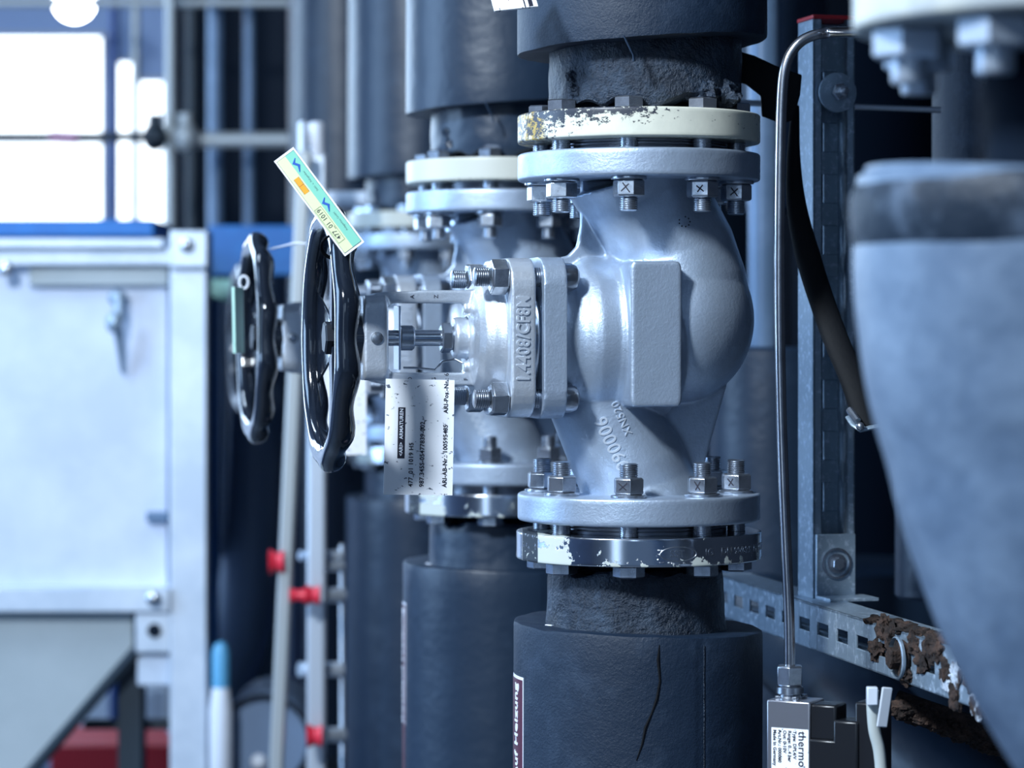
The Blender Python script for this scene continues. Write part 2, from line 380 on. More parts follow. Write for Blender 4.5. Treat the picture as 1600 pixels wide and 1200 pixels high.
# flange bolts, eight above, eight below
def make_bolt():
    g = G(); g.lathe([(.0078, .0595), (.0078, -.018)], 20); thread(g, .0082, -.017, -.0305, M=None); thread(g, .0084, .042, .018)
    g.hexa(.0140, STK, STK+.0105, .3)
    b = g.build('flange_bolt', 'bolt_steel', None)
    G().hexa(.0142, -.0180, -.0028, 0, None, .0016).build('nut', 'bolt_steel', b, bevel=.0004)
    G().lathe([(.0155, 0), (.0160, -.0006), (.0160, -.0022), (.0155, -.0028)], 32).build('washer', 'bolt_steel', b)
    return b
proto = make_bolt(); first = True; bolts = []
for s in (1, -1):
    for k in range(8):
        a = R(-8.3+45*k)-TH                      # azimuth from the camera-facing side, in the valve's frame
        x, y = BC*sin(a), -BC*cos(a)
        b = proto if first else copy_tree(proto); first = False
        b.parent = val; b.location = (x, y, ZT-FT if s > 0 else -.1403)
        b.rotation_euler = (0 if s > 0 else pi, 0, 0)
        nut = [c for c in b.children if c.name.startswith('nut')][0]
        rot = -TH-R(14 if s > 0 else 26) if k in (0, 1, 2, 7) else R(random.uniform(0, 60))
        # corner of hexagon at 0 -> facet centre at 30 deg; want a facet centre towards -y
        nut.rotation_euler = (0, 0, rot if s > 0 else -rot)
        bolts.append((s, k, b))
for s, k, b in bolts:
        if k in (0, 1, 2):
            g = G(); ap = .0142*cos(pi/6)
            for t in (-1, 1):
                an = t*R(random.uniform(36, 66)); L = .0050*random.uniform(.75, 1.1)
                Mx = Matrix.Rotation(-TH-R(14 if s > 0 else 26), 4, 'Z') @ T(random.uniform(-.001, .001), -ap-.0001, -.0104) @ Matrix.Rotation(an, 4, 'Y')
                g.box(-L, L, -.00012, .0002, -.00055, .00055, Mx)
            if s < 0:
                F = Matrix.Rotation(pi, 4, 'X'); g.v = [Vector((v.x, v.y, -v.z)) for v in g.v]
                g.v = [F @ v for v in g.v]
            g.build('marker_cross', 'marker', b)
# handwheel
wheel_x = -.2855
g = G(); NW = 11; N = 132; pts = []; SEG = 18; vs = []; fs = []
for i in range(N):
    a = 2*pi*i/N; wv = cos(NW*a)
    rc = .1065+.0012*wv
    for k in range(SEG):
        t = 2*pi*k/SEG; ca, sa = cos(t), sin(t)
        ax = -.0092*ca if ca > 0 else -.0125*ca*(1+.16*wv)      # outward face is to -x
        rad = rc+(.0115+.0010*wv)*sa
        if ca > .5: ax *= .93
        vs.append((wheel_x+ax, rad*cos(a), rad*sin(a)))
for i in range(N):
    for k in range(SEG):
        fs.append((i*SEG+k, i*SEG+(k+1) % SEG, ((i+1) % N)*SEG+(k+1) % SEG, ((i+1) % N)*SEG+k))
g.add(vs, fs)
hw = g.build('handwheel', 'black_enamel', val)
for an in (0, 118, 242):
    # 0 is straight away from the camera
    a = R(an); d = Vector((0, cos(a), sin(a)))
    g = G(); sd = Vector((0, -sin(a), cos(a)))
    for hwid, h0, h1 in (((.0095, -.004, .001), (.0028, -.001, .009)) if an else ((.0028, .004, .012),)):
        vs = []
        for t, x in ((.014, wheel_x+.006), (.05, wheel_x+.004), (.085, wheel_x+.001), (.100, wheel_x)):
            wd = hwid*(1.15 if t > .09 or t < .02 else .85)
            for q, hh in ((-1, h0), (1, h0), (1, h1), (-1, h1)): vs.append(d*t+sd*wd*q+Vector((x+hh, 0, 0)))
        fs = [(0, 1, 2, 3), (15, 14, 13, 12)]
        for j in range(3):
            for q in range(4): fs.append((4*j+q, 4*j+(q+1) % 4, 4*j+4+(q+1) % 4, 4*j+4+q))
        g.add(vs, fs)
    vs = []; n = 14                                   # dished web either side of the spoke
    for j in range(n+1):
        t = a+R(-25+50*j/n); e = Vector((0, cos(t), sin(t)))
        for rr_, xx in ((.016, .0105), (.050, .0085), (.099, .0035), (.099, .0060), (.050, .0110), (.016, .0130)): vs.append(e*rr_+Vector((wheel_x+xx, 0, 0)))
    fs = [(0, 1, 2, 3, 4, 5), tuple(6*n+q for q in (5, 4, 3, 2, 1, 0))]
    for j in range(n):
        for q in range(6): fs.append((6*j+q, 6*j+(q+1) % 6, 6*j+6+(q+1) % 6, 6*j+6+q))
    g.add(vs, fs)
    g.build('spoke', 'black_enamel', hw, bevel=.0012)
G().lathe([(.012, wheel_x+.006), (.0185, wheel_x+.007), (.0205, wheel_x+.009), (.0195, wheel_x+.018), (.0225, wheel_x+.020), (.0225, wheel_x+.030), (.019, wheel_x+.0325)], 36, AX).build('hub', 'black_enamel', hw)
G().hexa(.0155, wheel_x-.0030, wheel_x+.007, .2, AX @ Matrix.Rotation(.5, 4, 'Z'), .0015).build('hub_nut', 'nut_black', hw)
# raised lettering
yf = -.0715
text_geo('1.4408/CF8M', .0133, lambda x, y, z: Vector((-.122-y*1.2, -.0705-z-.0002, x-.001)), 'cast_letter', 'embossed_lettering', bon, .00025, .0020)
text_geo('477', .001, lambda x, y, z: Vector((x, y, z)), 'marker', 'x', None) and bpy.data.objects.remove(bpy.data.objects['x'])
for s_, x_, z_, rz_ in (('A', -.2115, .0365, 1), ('Z', -.190, .0368, 1), ('O', -.2135, -.0367, 1), ('G', -.192, -.0367, 1), ('F', -.163, -.0367, 1)):
    text_geo(s_, .0052, lambda x, y, z, x_=x_, z_=z_: Vector((x_-y, -.0167-z, z_+x)), 'marker', 'stamped_letter', bon, .0, .0004)
from mathutils.bvhtree import BVHTree
bvh = BVHTree.FromPolygons([v.co.copy() for v in body.data.vertices], [tuple(p.vertices) for p in body.data.polygons])
def on_body(cx, cz, ang, off=.0):
    ca, sa = cos(ang), sin(ang)
    def fn(x, y, z):
        X = cx+x*ca-y*sa; Z = cz+x*sa+y*ca
        h = bvh.ray_cast(Vector((X, -.3, Z)), Vector((0, 1, 0)))
        Y = h[0].y if h[0] else -.04
        return Vector((X, Y-.0002-z*.9, Z))
    return fn
text_geo('090006', .0165, on_body(-.036, -.094, R(116)), 'cast_letter', 'embossed_lettering', body, .0001, .0016, sub=.003)
text_geo('XN520', .0105, on_body(-.0275, -.0715, R(114)), 'cast_letter', 'embossed_lettering', body, .00, .0014, sub=.003)
g = G()
for i in range(9):
    t = 2*pi*i/9; X = .0275+.0052*cos(t); Z = .1035+.0045*sin(t); h = bvh.ray_cast(Vector((X, -.3, Z)), Vector((0, 1, 0)))
    if h[0] and i != 3: g.ellipsoid((X, h[0].y, Z), (.0007, .0004, .0008), 8, 6)
g.build('ink_dots', 'marker', body)

# ------------------------------------------------------------------ pipes above and below each valve
def upper_pipe(label):
    t = thing('insulated_pipe', label, 'pipe', V1, 0, 'insulated risers above the globe valves')
    z0 = ZT+.0095
    G().lathe(rprof(.05, FR, -.0128, .0128, .0018), 96, closed=True).build('pipe_flange', 'cream_paint', t, loc=(0, 0, z0+.0128+.0002))
    def rn(i, a, p):
        r = Vector(p); n1 = noise.noise(Vector((p[0]*22, p[1]*22, p[2]*22+3))); n2 = noise.noise(Vector((p[0]*70, p[1]*70, p[2]*70)))
        k = 1+.022*n1+.010*n2; z = p[2]
        if i <= 2: z += .010*n1+.007*n2+.05*p[0]*.4
        return (p[0]*k+.0055, p[1]*k, z)
    G().lathe([(.070, .2095), (.083, .2095), (.0865, .212)]+[(.0875, .212+.004*j) for j in range(1, 16)]+[(.08, .28)], 160, None, rn).build('neck_wrap', 'foam_rough', t)
    G().lathe([(.058, .19), (.058, .29)], 40).build('bare_pipe', 'foam_dark', t)
    def rb(i, a, p):
        n1 = noise.noise(Vector((p[0]*9, p[1]*9, p[2]*5+9))); n2 = noise.noise(Vector((p[0]*40, p[1]*40, p[2]*20)))
        k = 1+.010*n1+.0015*n2; z = p[2]
        if i <= 3: z += .07*p[0]+.003*n1+.0012*n2
        return (p[0]*k+.003, p[1]*k, z)
    prof = [(.060, .263), (.1105, .2625), (.1128, .2635), (.1132, .266)]+[(.1132, .27+.02*j) for j in range(1, 20)]+[(.1132, 2.24)]
    G().lathe(prof, 128, None, rb).build('insulation', 'foam', t)
    return t
def lower_pipe(label):
    t = thing('insulated_pipe', label, 'pipe', V1, 0, 'insulated risers below the globe valves')
    z1 = -.1403-FT-.0095
    G().lathe(rprof(.05, FR+.0012, -.0125, .0125, .0013), 96, closed=True).build('pipe_flange', 'machined_ring', t, loc=(0, 0, z1-.0127))
    G().lathe([(.058, -.30), (.058, -.19)], 40).build('bare_pipe', 'foam_dark', t)
    def rn(i, a, p):
        n1 = noise.noise(Vector((p[0]*26, p[1]*26, p[2]*26+5))); n2 = noise.noise(Vector((p[0]*75, p[1]*75, p[2]*75)))
        k = 1+.022*n1+.008*n2; z = p[2]
        if i <= 2: z += .009*n1+.006*n2
        return (p[0]*k-.003, p[1]*k, z)
    G().lathe([(.064, -.209), (.075, -.2085), (.0785, -.211)]+[(.0790+.0002*j, -.211-.004*j) for j in range(1, 12)]+[(.083, -.27)], 160, None, rn).build('neck_wrap', 'foam_rough', t)
    def rb(i, a, p):
        n1 = noise.noise(Vector((p[0]*9, p[1]*9, p[2]*5+1))); n2 = noise.noise(Vector((p[0]*40, p[1]*40, p[2]*20)))
        k = 1+.010*n1+.0015*n2; z = p[2]
        if i <= 3: z += -.045*p[0]+.003*n1+.0018*n2
        # a butt seam in the foam, a shallow groove
        d = abs((a-R(-62)+pi) % (2*pi)-pi)
        if i > 2 and d < .02: k -= .012
        return (p[0]*k-.001, p[1]*k, z)
    prof = [(.060, -.262), (.1095, -.2595), (.1120, -.2605), (.1128, -.2635)]+[(.1128, -.265-.02*j) for j in range(1, 22)]+[(.1128, -1.349)]
    G().lathe(prof, 160, None, rb).build('insulation', 'foam', t)
    return t
up1 = upper_pipe('black foam-wrapped riser above the front valve, with chipped cream flange')
def blob(g, c, r, seed, amp=.35, seg=26, rings=18, fr=60):
    def fn(i, a, p):
        v = Vector(p); n1 = noise.noise(v*1.8+Vector((seed, 0, 0)))+.5*noise.noise(v*5+Vector((0, seed, 0)))
        return tuple(v*(1+amp*n1))
    prof = [(max(sin(pi*i/rings), 1e-3), -cos(pi*i/rings)) for i in range(rings+1)]
    return g.lathe(prof, seg, T(*c) @ Matrix.Diagonal((*r, 1)), fn)
for az, z_, r_ in ((35, .217, .013), (52, .216, .015), (60, .222, .010), (-48, .219, .008), (-50, .232, .007)):
    a = R(az); g = G(); blob(g, (.0055+.085*sin(a), -.085*cos(a), z_), (r_, r_*.7, r_*.8), az, .6); g.build('torn_foam', 'foam_rough', up1)
G().tube([(-.018, -.1125, .262), (-.014, -.1135, .254), (-.010, -.112, .246), (-.009, -.112, .240)], [.0015, .0025, .0018, .003], 8, flat=.5).build('foam_shred', 'foam', up1)
lo1 = lower_pipe('black foam-wrapped riser below the front valve, with machined steel flange')
RC = .1128
def on_pipe(a0, zc, r=RC+.0006, up=1):       # text read upwards: x runs up, y runs round to the left
    def fn(x, y, z):
        a = a0-y/r
        return Vector(((r+z)*sin(a), -(r+z)*cos(a), zc+x))
    return fn
def wrap_box(g, a0, a1, z0, z1, r0, r1, n=12):
    vs = []; fs = []
    for i in range(n+1):
        a = a0+(a1-a0)*i/n
        for r, z in ((r0, z0), (r1, z0), (r1, z1), (r0, z1)): vs.append((r*sin(a), -r*cos(a), z))
    for i in range(n):
        for q in range(4): fs.append((4*i+q, 4*i+(q+1) % 4, 4*i+4+(q+1) % 4, 4*i+4+q))
    fs += [(0, 1, 2, 3), (4*n+3, 4*n+2, 4*n+1, 4*n)]
    return g.add(vs, fs)
def pipe_sticker(par, a0, wdt, z0, z1, text, size):
    g = G(); wrap_box(g, a0-wdt/2, a0+wdt/2, z0, z1, RC-.001, RC+.0010); st = g.build('sticker', 'white_plastic', par)
    g = G(); wrap_box(g, a0-wdt/2+.012, a0+wdt/2-.012, z0+.0025, z1-.0025, RC, RC+.0014); g.build('sticker_field', 'label_purple', st)
    text_geo(text, size, on_pipe(a0+R(2), z1-.0065, RC+.0016), 'white_plastic', 'lettering', st, .0004, .0003, 'RIGHT', sub=.003)
pipe_sticker(lo1, R(-79), .40, -.475, -.3035, 'Vorlauf Heizung', .0165)
# crack in the foam
g = G(); cr = [(1030, 1006), (1028, 1030), (1031, 1062), (1026, 1090), (1018, 1112), (1008, 1135), (1003, 1160), (994, 1186)]
pts = []
for px, py in cr:
    a = math.asin(((px-800)/FPX*2.39-V1.x)/(RC+.001)); pts.append(((RC+.0006)*sin(a), -(RC+.0006)*cos(a), (HY-py)/FPX*2.395))
g.tube(pts, [.0003, .0013, .0009, .0012, .0007, .0012, .0008, .0003], 8).build('foam_crack', 'black_rubber', lo1)
# torn scraps of foam lying on the cut edge
for px, py, w_ in ((965, 998, .012), (1125, 1003, .006)): pass
pts = []
for i in range(24):
    zz = -.268-.0125*i; a = R(27.6)+.004*noise.noise(Vector((i*.7, 0, 0))); pts.append(((RC+.0002)*sin(a), -(RC+.0002)*cos(a), zz))
G().tube(pts, .0005, 6).build('foam_seam', 'foam_rough', lo1)
for px, py, l_ in ((893, 998, .016), (862, 984, .008), (1130, 1002, .008)):
    a = math.asin(((px-800)/FPX*2.40-V1.x)/(RC-.012)); zz = (HY-py)/FPX*2.405
    G().box(-l_/2, l_/2, -.0012, .0012, -.0004, .0004, T((RC-.010)*sin(a), -(RC-.010)*cos(a), zz+.0006) @ Matrix.Rotation(a+.15, 4, 'Z')).build('foil_scrap', 'white_plastic', lo1)
def ring_txt(s, size, a0, zc, r, m, par, nm):
    return text_geo(s, size, lambda x, y, z: Vector(((r+z)*sin(a0+x/r), -(r+z)*cos(a0+x/r), zc+y)), m, nm, par, .0001, .0005, align='LEFT')
lf = [c for c in lo1.children if c.name.startswith('pipe_flange')][0]
ring_txt('SST', .0085, R(11.5), -.001, FR+.0013, 'stud_steel', lf, 'stamped_lettering')
g = G(); a0 = R(15.6); pts = []
for i in range(32):
    t = 2*pi*i/32; a = a0+.0165*cos(t)/FR; pts.append(((FR+.0013)*sin(a), -(FR+.0013)*cos(a), -.001+.0062*sin(t)))
g.tube(pts, .0005, 6, closed=True).build('stamped_oval', 'stud_steel', lf)
ring_txt('IG   DN 90/69.9  PN CIIW', .0090, R(29), -.0005, FR+.0013, 'stud_steel', lf, 'stamped_lettering')

# ------------------------------------------------------------------ second and third valve with their pipes
V2 = Vector(((784-800)/FPX*3.165, 3.165, ZC)); V3 = Vector(((650-800)/FPX*4.46, 4.46, ZC))
v2 = copy_tree(val); v2.location = V2; v2['label'] = 'silver globe valve right behind the front one, with its own black handwheel'
v3 = copy_tree(val); v3.location = V3; v3['label'] = 'farthest globe valve, mostly hidden behind the second valve'
u2 = copy_tree(up1); u2.location = V2; u2['label'] = 'dark foam-wrapped riser above the second valve with clean cream flange'
l2 = copy_tree(lo1); l2.location = V2; l2['label'] = 'dark foam-wrapped riser below the second valve with narrow white-edged sticker'
u3 = copy_tree(up1); u3.location = V3; u3['label'] = 'dark foam-wrapped riser above the farthest valve'
l3 = copy_tree(lo1); l3.location = V3; l3['label'] = 'dark foam-wrapped riser below the farthest valve, left of the second riser'
def swap(o, a, b, pref=None):
    for ch in o.children_recursive:
        if ch.type == 'MESH' and ch.data.materials and ch.data.materials[0] == MATS[a]:
            ch.data = ch.data.copy(); ch.data.materials[0] = MATS[b]
mat('cream_plain', (.56, .57, .51), .4, 0, (.10, .10, .10), 26, .66, .68)
for o in (u2, l2, u3, l3):
    swap(o, 'foam', 'foam_smooth'); swap(o, 'foam_rough', 'foam_smooth'); swap(o, 'cream_paint', 'cream_plain')
for o in (l2, l3):
    for ch in list(o.children_recursive):
        if ch.name.split('.')[0] in ('foam_crack', 'stamped_lettering', 'stamped_oval', 'sticker', 'sticker_field', 'lettering'): bpy.data.objects.remove(ch)
pipe_sticker(l2, R(-84), .34, -.52, -.302, 'Rücklauf Heizung', .018)
for o in (v2, v3):
    for ch in list(o.children_recursive):
        if ch.name.startswith('marker_cross'): bpy.data.objects.remove(ch)

# ------------------------------------------------------------------ tags on the valves
def paper_tag(name, label, cat, corners_c, ex, ez, L, H, m, thick=.0006):
    """flat tag: centre, unit vector of reading direction, unit up vector"""
    n = ex.cross(ez).normalized()            # towards the reader
    M = Matrix((( *[0]*4,), (0,)*4, (0,)*4, (0, 0, 0, 1)))
    M = Matrix.Identity(4)
    for i in range(3): M[i][0] = ex[i]; M[i][1] = ez[i]; M[i][2] = n[i]; M[i][3] = corners_c[i]
    o = G().box(-L/2, L/2, -H/2, H/2, -thick, 0).build(name, m, None, smooth=False); o.matrix_world = M
    tag(o, label, cat); return o
def tag_text(par, s, size, x, y, m='marker', bold=0., nm='lettering', align='LEFT'):
    return text_geo(s, size, lambda a, b, z: Vector((x+a, y+b, .00025+z)), m, nm, par, bold, .0002, align)
# white paper tag under the first yoke
c = P(655, 683, 2.43)
pt = paper_tag('paper_tag', 'white paper tag with printed numbers hanging under the front valve yoke', 'tag', c, Vector((0.02, 0.03, 1)).normalized(), Vector((-.98, -.19, .022)).normalized(), .102, .0615, 'white_paper')
G().box(-.047+.028, -.047+.073, .0128, .0192, -.0001, .0003).build('printed_bar', 'marker', pt)
tag_text(pt, '<ARI>  ARMATUREN', .0044, -.017, .016, 'white_plastic', .0001)
tag_text(pt, '477_01 1019 H5', .0055, -.044, .0068, bold=.00012)
tag_text(pt, '987.345S-05477839-002', .0056, -.044, -.0030, bold=.00012)
tag_text(pt, 'ARI-AB-Nr.: 100595485      ARI-Pos.-Nr.: 6', .0054, -.044, -.0235, bold=.0001)
tg = G(); tg.tube([P(640, 597, 2.43), P(636, 585, 2.435), P(640, 575, 2.44)], .0008, 6)
# second valve tag
c = P(530, 640, 3.10)
pt2 = paper_tag('paper_tag', 'blurred white paper tag behind the front handwheel, on the second valve', 'tag', c, Vector((0, 0.02, 1)).normalized(), Vector((-.98, -.19, .0)).normalized(), .102, .0615, 'white_paper')
# green and yellow plastic tag on the wheel
c = P(498.5, 315, 2.335)
ex = (P(446, 242, 2.33)-P(555, 388, 2.34)).normalized(); nrm = Vector((.0, -1, .05)).normalized()
ez = nrm.cross(ex).normalized(); ex = ez.cross(nrm).normalized()
gt = paper_tag('plastic_tag', 'green and yellow plastic tag tied to the front black handwheel', 'tag', c, ex, ez, .101, .0205, 'tag_back', .001)
G().box(-.0482, .0482, .0000, .0086, -.0002, .0003).build('yellow_strip', 'tag_yellow', gt)
G().box(-.0482, .0482, -.0086, .0000, -.0002, .0003).build('green_strip', 'tag_green', gt)
for b in ((-.0482, .0482, .0086, .0089), (-.0482, .0482, -.0089, -.0086), (-.0485, -.0482, -.0089, .0089), (.0482, .0485, -.0089, .0089)):
    G().box(*b, -.0002, .00035).build('border_line', 'marker', gt)
G().box(.0120, .0275, .0014, .0062, 0, .0005).build('orange_field', 'tag_orange', gt)
tag_text(gt, 'M', .0042, .0145, .0038); tag_text(gt, 'S', .0042, .0225, .0038)
for t_ in ((.0120, .0275, .0061, .0064), (.0120, .0275, .0012, .0015), (.0197, .0200, .0014, .0062)): G().box(*t_, .0003, .0006).build('field_border', 'marker', gt)
tag_text(gt, '477_01 1019', .0056, -.0360, .0045, bold=.0001)
for t_ in ((-.0385, -.0040, .0076, .0079), (-.0385, -.0040, .0012, .0015), (-.0387, -.0384, .0012, .0079), (-.0042, -.0039, .0012, .0079)): G().box(*t_, .0003, .0005).build('field_border', 'marker', gt)
for x_ in (.036, -.006):
    G().tube([(x_+.006, -.0058, .0005), (x_+.003, -.0022, .0005), (x_-.001, -.0048, .0005), (x_-.006, -.0020, .0005)], [.0004, .0013, .0012, .0004], 8, flat=.3).build('blue_mark', 'tag_blue', gt)
tag_text(gt, 'Stahl- u. Anlagenbau', .0024, .008, -.0048); tag_text(gt, 'Anlagenbau GmbH', .0024, -.034, -.0048)
# black tie that holds it
wc = V1+Matrix.Rotation(TH, 3, 'Z') @ Vector((wheel_x, 0, 0))
def wheelpt(an, r, ax=0): return V1+Matrix.Rotation(TH, 3, 'Z') @ Vector((wheel_x+ax, -r*sin(an), r*cos(an)))
wa = R(42); pts = []
for i in range(20):
    t = 2*pi*i/20; pts.append(wheelpt(wa, .1065+.0145*sin(t), .0150*cos(t)))
pts2 = [p for p in pts]
g = G().tube(pts2, .0016, 8, closed=True, flat=.5); q = pts2[10]
g.tube([wheelpt(wa, .1065+.0145, 0), P(545, 386, 2.335), P(546, 391, 2.338), P(538, 396, 2.345)], .0013, 8)
tie = g.build('cable_tie', 'black_rubber'); tag(tie, 'black cable tie looped round the front handwheel rim', 'cable tie')
# a similar tag on the second wheel, seen edge on
def wheel2(an, r, ax=0): return V2+Matrix.Rotation(TH, 3, 'Z') @ Vector((wheel_x+ax, -r*sin(an), r*cos(an)))
c = P(374, 500, 3.00)
gt2 = paper_tag('plastic_tag', 'pale green tag seen edge-on at the left of the second handwheel', 'tag', c, Vector((.02, 0, -1)).normalized(), Vector((.35, .94, 0)).normalized(), .072, .022, 'tag_pale', .003)
g = G(); pts = [P(381+7*cos(t*pi/5), 441+10*sin(t*pi/5), 3.03) for t in range(10)]
tag(g.tube(pts, .0013, 8, closed=True).build('cable_tie', 'white_plastic'), 'pale tie ring holding the edge-on green tag', 'cable tie')
g = G().tube([P(424, 389, 3.07), P(445, 384, 3.04), P(462, 380, 3.03), P(480, 381, 3.02)], [.0018, .002, .003, .002], 8, flat=.5)
tag(g.build('cable_tie', 'white_plastic'), 'white cable tie end poking right from the second handwheel', 'cable tie')
# white tag at the top edge
c = P(800, -20, 2.33); ex = Vector((.955, 0, -.13)).normalized(); ez = Vector((-.15, .0, 1)); ez = (ez-ex*ez.dot(ex)).normalized()
tt = paper_tag('paper_tag', 'white tag cut by the top edge of the photo, against the front riser', 'tag', P(799, -14, 2.37), (P(850, 26, 2.36)-P(783, 30, 2.36)).normalized(), (P(762, -8, 2.38)-P(780, 28, 2.36)).normalized(), .038, .046, 'white_paper', .0015)
G().box(.0075, .0085, -.0235, .02, 0, .0005).build('printed_bar', 'marker', tt); G().box(.0115, .0150, -.0225, .02, 0, .0005).build('printed_bar', 'marker', tt)
G().box(-.0050, -.0045, -.012, .005, 0, .0004).build('printed_bar', 'marker', tt); G().box(-.0025, -.002, -.012, .005, 0, .0004).build('printed_bar', 'marker', tt)

# ------------------------------------------------------------------ steel capillary tube, pressure sensor
def smooth_path(pts, n=8):
    out = []; p = [Vector(a) for a in pts]
    for i in range(len(p)-1):
        a = p[max(i-1, 0)]; b = p[i]; c = p[i+1]; d = p[min(i+2, len(p)-1)]
        for k in range(n):
            t = k/n; out.append(.5*((2*b)+(c-a)*t+(2*a-5*b+4*c-d)*t*t+(3*b-a-3*c+d)*t**3))
    out.append(p[-1]); return out
TD = 2.33
tb = thing('steel_tube', 'thin bent stainless tube running down past the right of the front valve', 'tube', P(1230, 1040, TD))
def child_at(o, par):                      # world built mesh under an unrotated empty
    o.parent = par; o.matrix_parent_inverse = Matrix.Translation(-par.location); return o
pts = [P(1352, 51, TD-.05), P(1330, 50, TD-.03), P(1300, 50.5, TD), P(1275, 54, TD), P(1254, 63, TD), P(1239, 78, TD), P(1229, 98, TD), P(1223, 130, TD), P(1220, 200, TD), P(1218, 330, TD), P(1218, 480, TD), P(1221, 650, TD), P(1227, 820, TD), P(1233, 960, TD), P(1234, 1042, TD)]
child_at(G().tube(smooth_path(pts, 6), .0046, 20).build('tube', 'tube_steel'), tb)
b_ = P(1234, 1055, TD)
child_at(G().hexa(.0118, -.0085, .0085, .4, T(*b_)).build('compression_nut', 'bolt_steel', bevel=.0005), tb)
b_ = P(1234, 1075, TD)
child_at(G().lathe([(.0085, .008), (.008, .003), (.0115, .001), (.0118, -.004), (.009, -.006), (.0105, -.008), (.0105, -.012), (.013, -.014)], 32, T(*b_)).build('fitting', 'stud_steel'), tb)
se = thing('pressure_sensor', 'small steel pressure sensor with white printed label at the bottom right', 'sensor', P(1240, 1200, TD))
Ms = T(*P(1243, 1150, TD)) @ Matrix.Rotation(R(-28), 4, 'Z')
child_at(G().box(-.0195, .0195, -.0165, .0165, -.06, .0315, Ms).build('housing', 'sensor_steel', bevel=.0012), se)
lb = child_at(G().box(-.0150, .0185, -.0168, -.0160, -.0595, .0085, Ms).build('label', 'white_paper'), se)
for i, (s_, z_) in enumerate((('thermokon', .0095), ('Type: DPL4/V', .0040), ('Range: 0...4 bar', .0040), ('Out: 0-10V', .0040), ('Art.Nr.: 000000', .0040), ('Made in Germany', .0040))):
    xx = .0125-(0 if i == 0 else .0065+(i-1)*.0045)
    def fn(a, b, z, xx=xx): return Ms @ Vector((xx+b, -.0170-z, .0068-a))
    o = text_geo(s_, z_, fn, 'marker', 'lettering', None, .0001, .0002, 'LEFT'); child_at(o, lb) if False else None
    o.parent = lb; o.matrix_parent_inverse = Matrix.Identity(4)
for x_ in (-.012, .004):
    for y_ in (-.010, .010):
        child_at(G().hexa(.0028, .0315, .0345, .1, Ms @ T(x_, y_, 0), .0004).build('screw', 'bolt_steel'), se)
cn = child_at(G().box(.018, .042, -.014, .012, .000, .030, Ms).box(.040, .062, -.016, .010, -.028, .018, Ms).box(.018, .044, -.016, .014, -.045, .001, Ms).build('connector_housing', 'connector_black', bevel=.002), se)
child_at(G().box(.058, .082, -.013, .012, -.034, .034, Ms).build('plug', 'connector_black', bevel=.002), se)
cab = thing('sensor_cable', 'grey cable with a clear marker tag beside the pressure sensor', 'cable', P(1380, 1200, 2.30))
child_at(G().tube(smooth_path([P(1364, 1078, 2.27), P(1363, 1100, 2.27), P(1366, 1140, 2.27), P(1374, 1175, 2.27), P(1378, 1230, 2.27), P(1380, 1330, 2.27)]), .0050, 14).build('cable', 'cable_grey'), cab)
child_at(G().box(-.005, .005, -.001, .001, -.0165, .0165, T(*P(1382, 1105, 2.25)) @ Matrix.Rotation(R(8), 4, 'Y') @ Matrix.Rotation(R(25), 4, 'Z')).box(-.009, .0, -.004, .004, -.006, .009, T(*P(1371, 1090, 2.262))).build('marker_sleeve', 'clear_plastic', bevel=.001), cab)

# ------------------------------------------------------------------ strut channels
def channel(L, m, name, par, slots=True, hw=.0215, dpt=.0205, slot_face=None, pitch=.05, sl=.014, sw=.0045, s0=.02):
    """C channel along +z of its own frame: back at +y with slots cut through, open towards -y"""
    g = G(); t = .0025
    n = int((L-s0)/pitch)
    zs = [0]
    for i in range(n): c_ = s0+pitch*(i+.5); zs += [c_-sl, c_+sl]
    zs.append(L)
    for i in range(len(zs)-1):
        if i % 2 == 0: g.box(-hw, hw, dpt-t, dpt, zs[i], zs[i+1])
        else: g.box(-hw, -sw, dpt-t, dpt, zs[i], zs[i+1]); g.box(sw, hw, dpt-t, dpt, zs[i], zs[i+1])
    for s in (-1, 1):
        g.box(s*hw, s*(hw-t), -dpt, dpt, 0, L); g.box(s*hw, s*(hw-.009), -dpt, -dpt+t, 0, L); g.box(s*(hw-.009), s*(hw-.009+t*.8), -dpt, -dpt+.007, 0, L)
    return g
SP = P(1291, 936, 2.66); SP.z = ZC-.2498; SH = (936-38)/FPX*2.66
stt = thing('strut_post', 'upright galvanised strut channel with red end cap, standing on the slotted rail', 'strut', SP, R(15))
channel(SH, None, '', None).build('channel', 'galvanized', stt, smooth=False, bevel=.0006, seg=1)
G().box(-.022, .022, -.022, .022, SH, SH+.004).build('end_cap', 'cap_red', stt, bevel=.001)
zb = SH-(152-38)/FPX*2.66
cl = G().lathe([(.0190, 0), (.0190, .003), (.012, .0045)], 36, T(.002, -.0225, zb) @ AY).build('clamp_washer', 'galvanized', stt)
G().hexa(.0085, .0045, .012, .2, T(.002, -.0225, zb) @ AY).lathe([(.0045, .012), (.0045, .020), (.003, .021)], 16, T(.002, -.0225, zb) @ AY).build('clamp_bolt', 'bolt_steel', stt)
# bracket at its foot
br = G().box(-.020, .020, -.026, -.0215, .002, .062).build('bracket_plate', 'galvanized', stt, bevel=.0008)
G().box(-.020, .030, -.060, -.0215, 0, .0035).build('bracket_foot', 'galvanized', stt, bevel=.0008)
Mb = T(0, -.026, .034) @ AY
G().lathe([(.0150, 0), (.0150, .002), (.0128, .0022), (.0128, 0)], 32, Mb, closed=True).lathe([(.0095, 0), (.0095, .003), (.0065, .0032)], 28, Mb).hexa(.0065, .003, .008, .5, Mb).build('bracket_bolt', 'bolt_steel', stt)
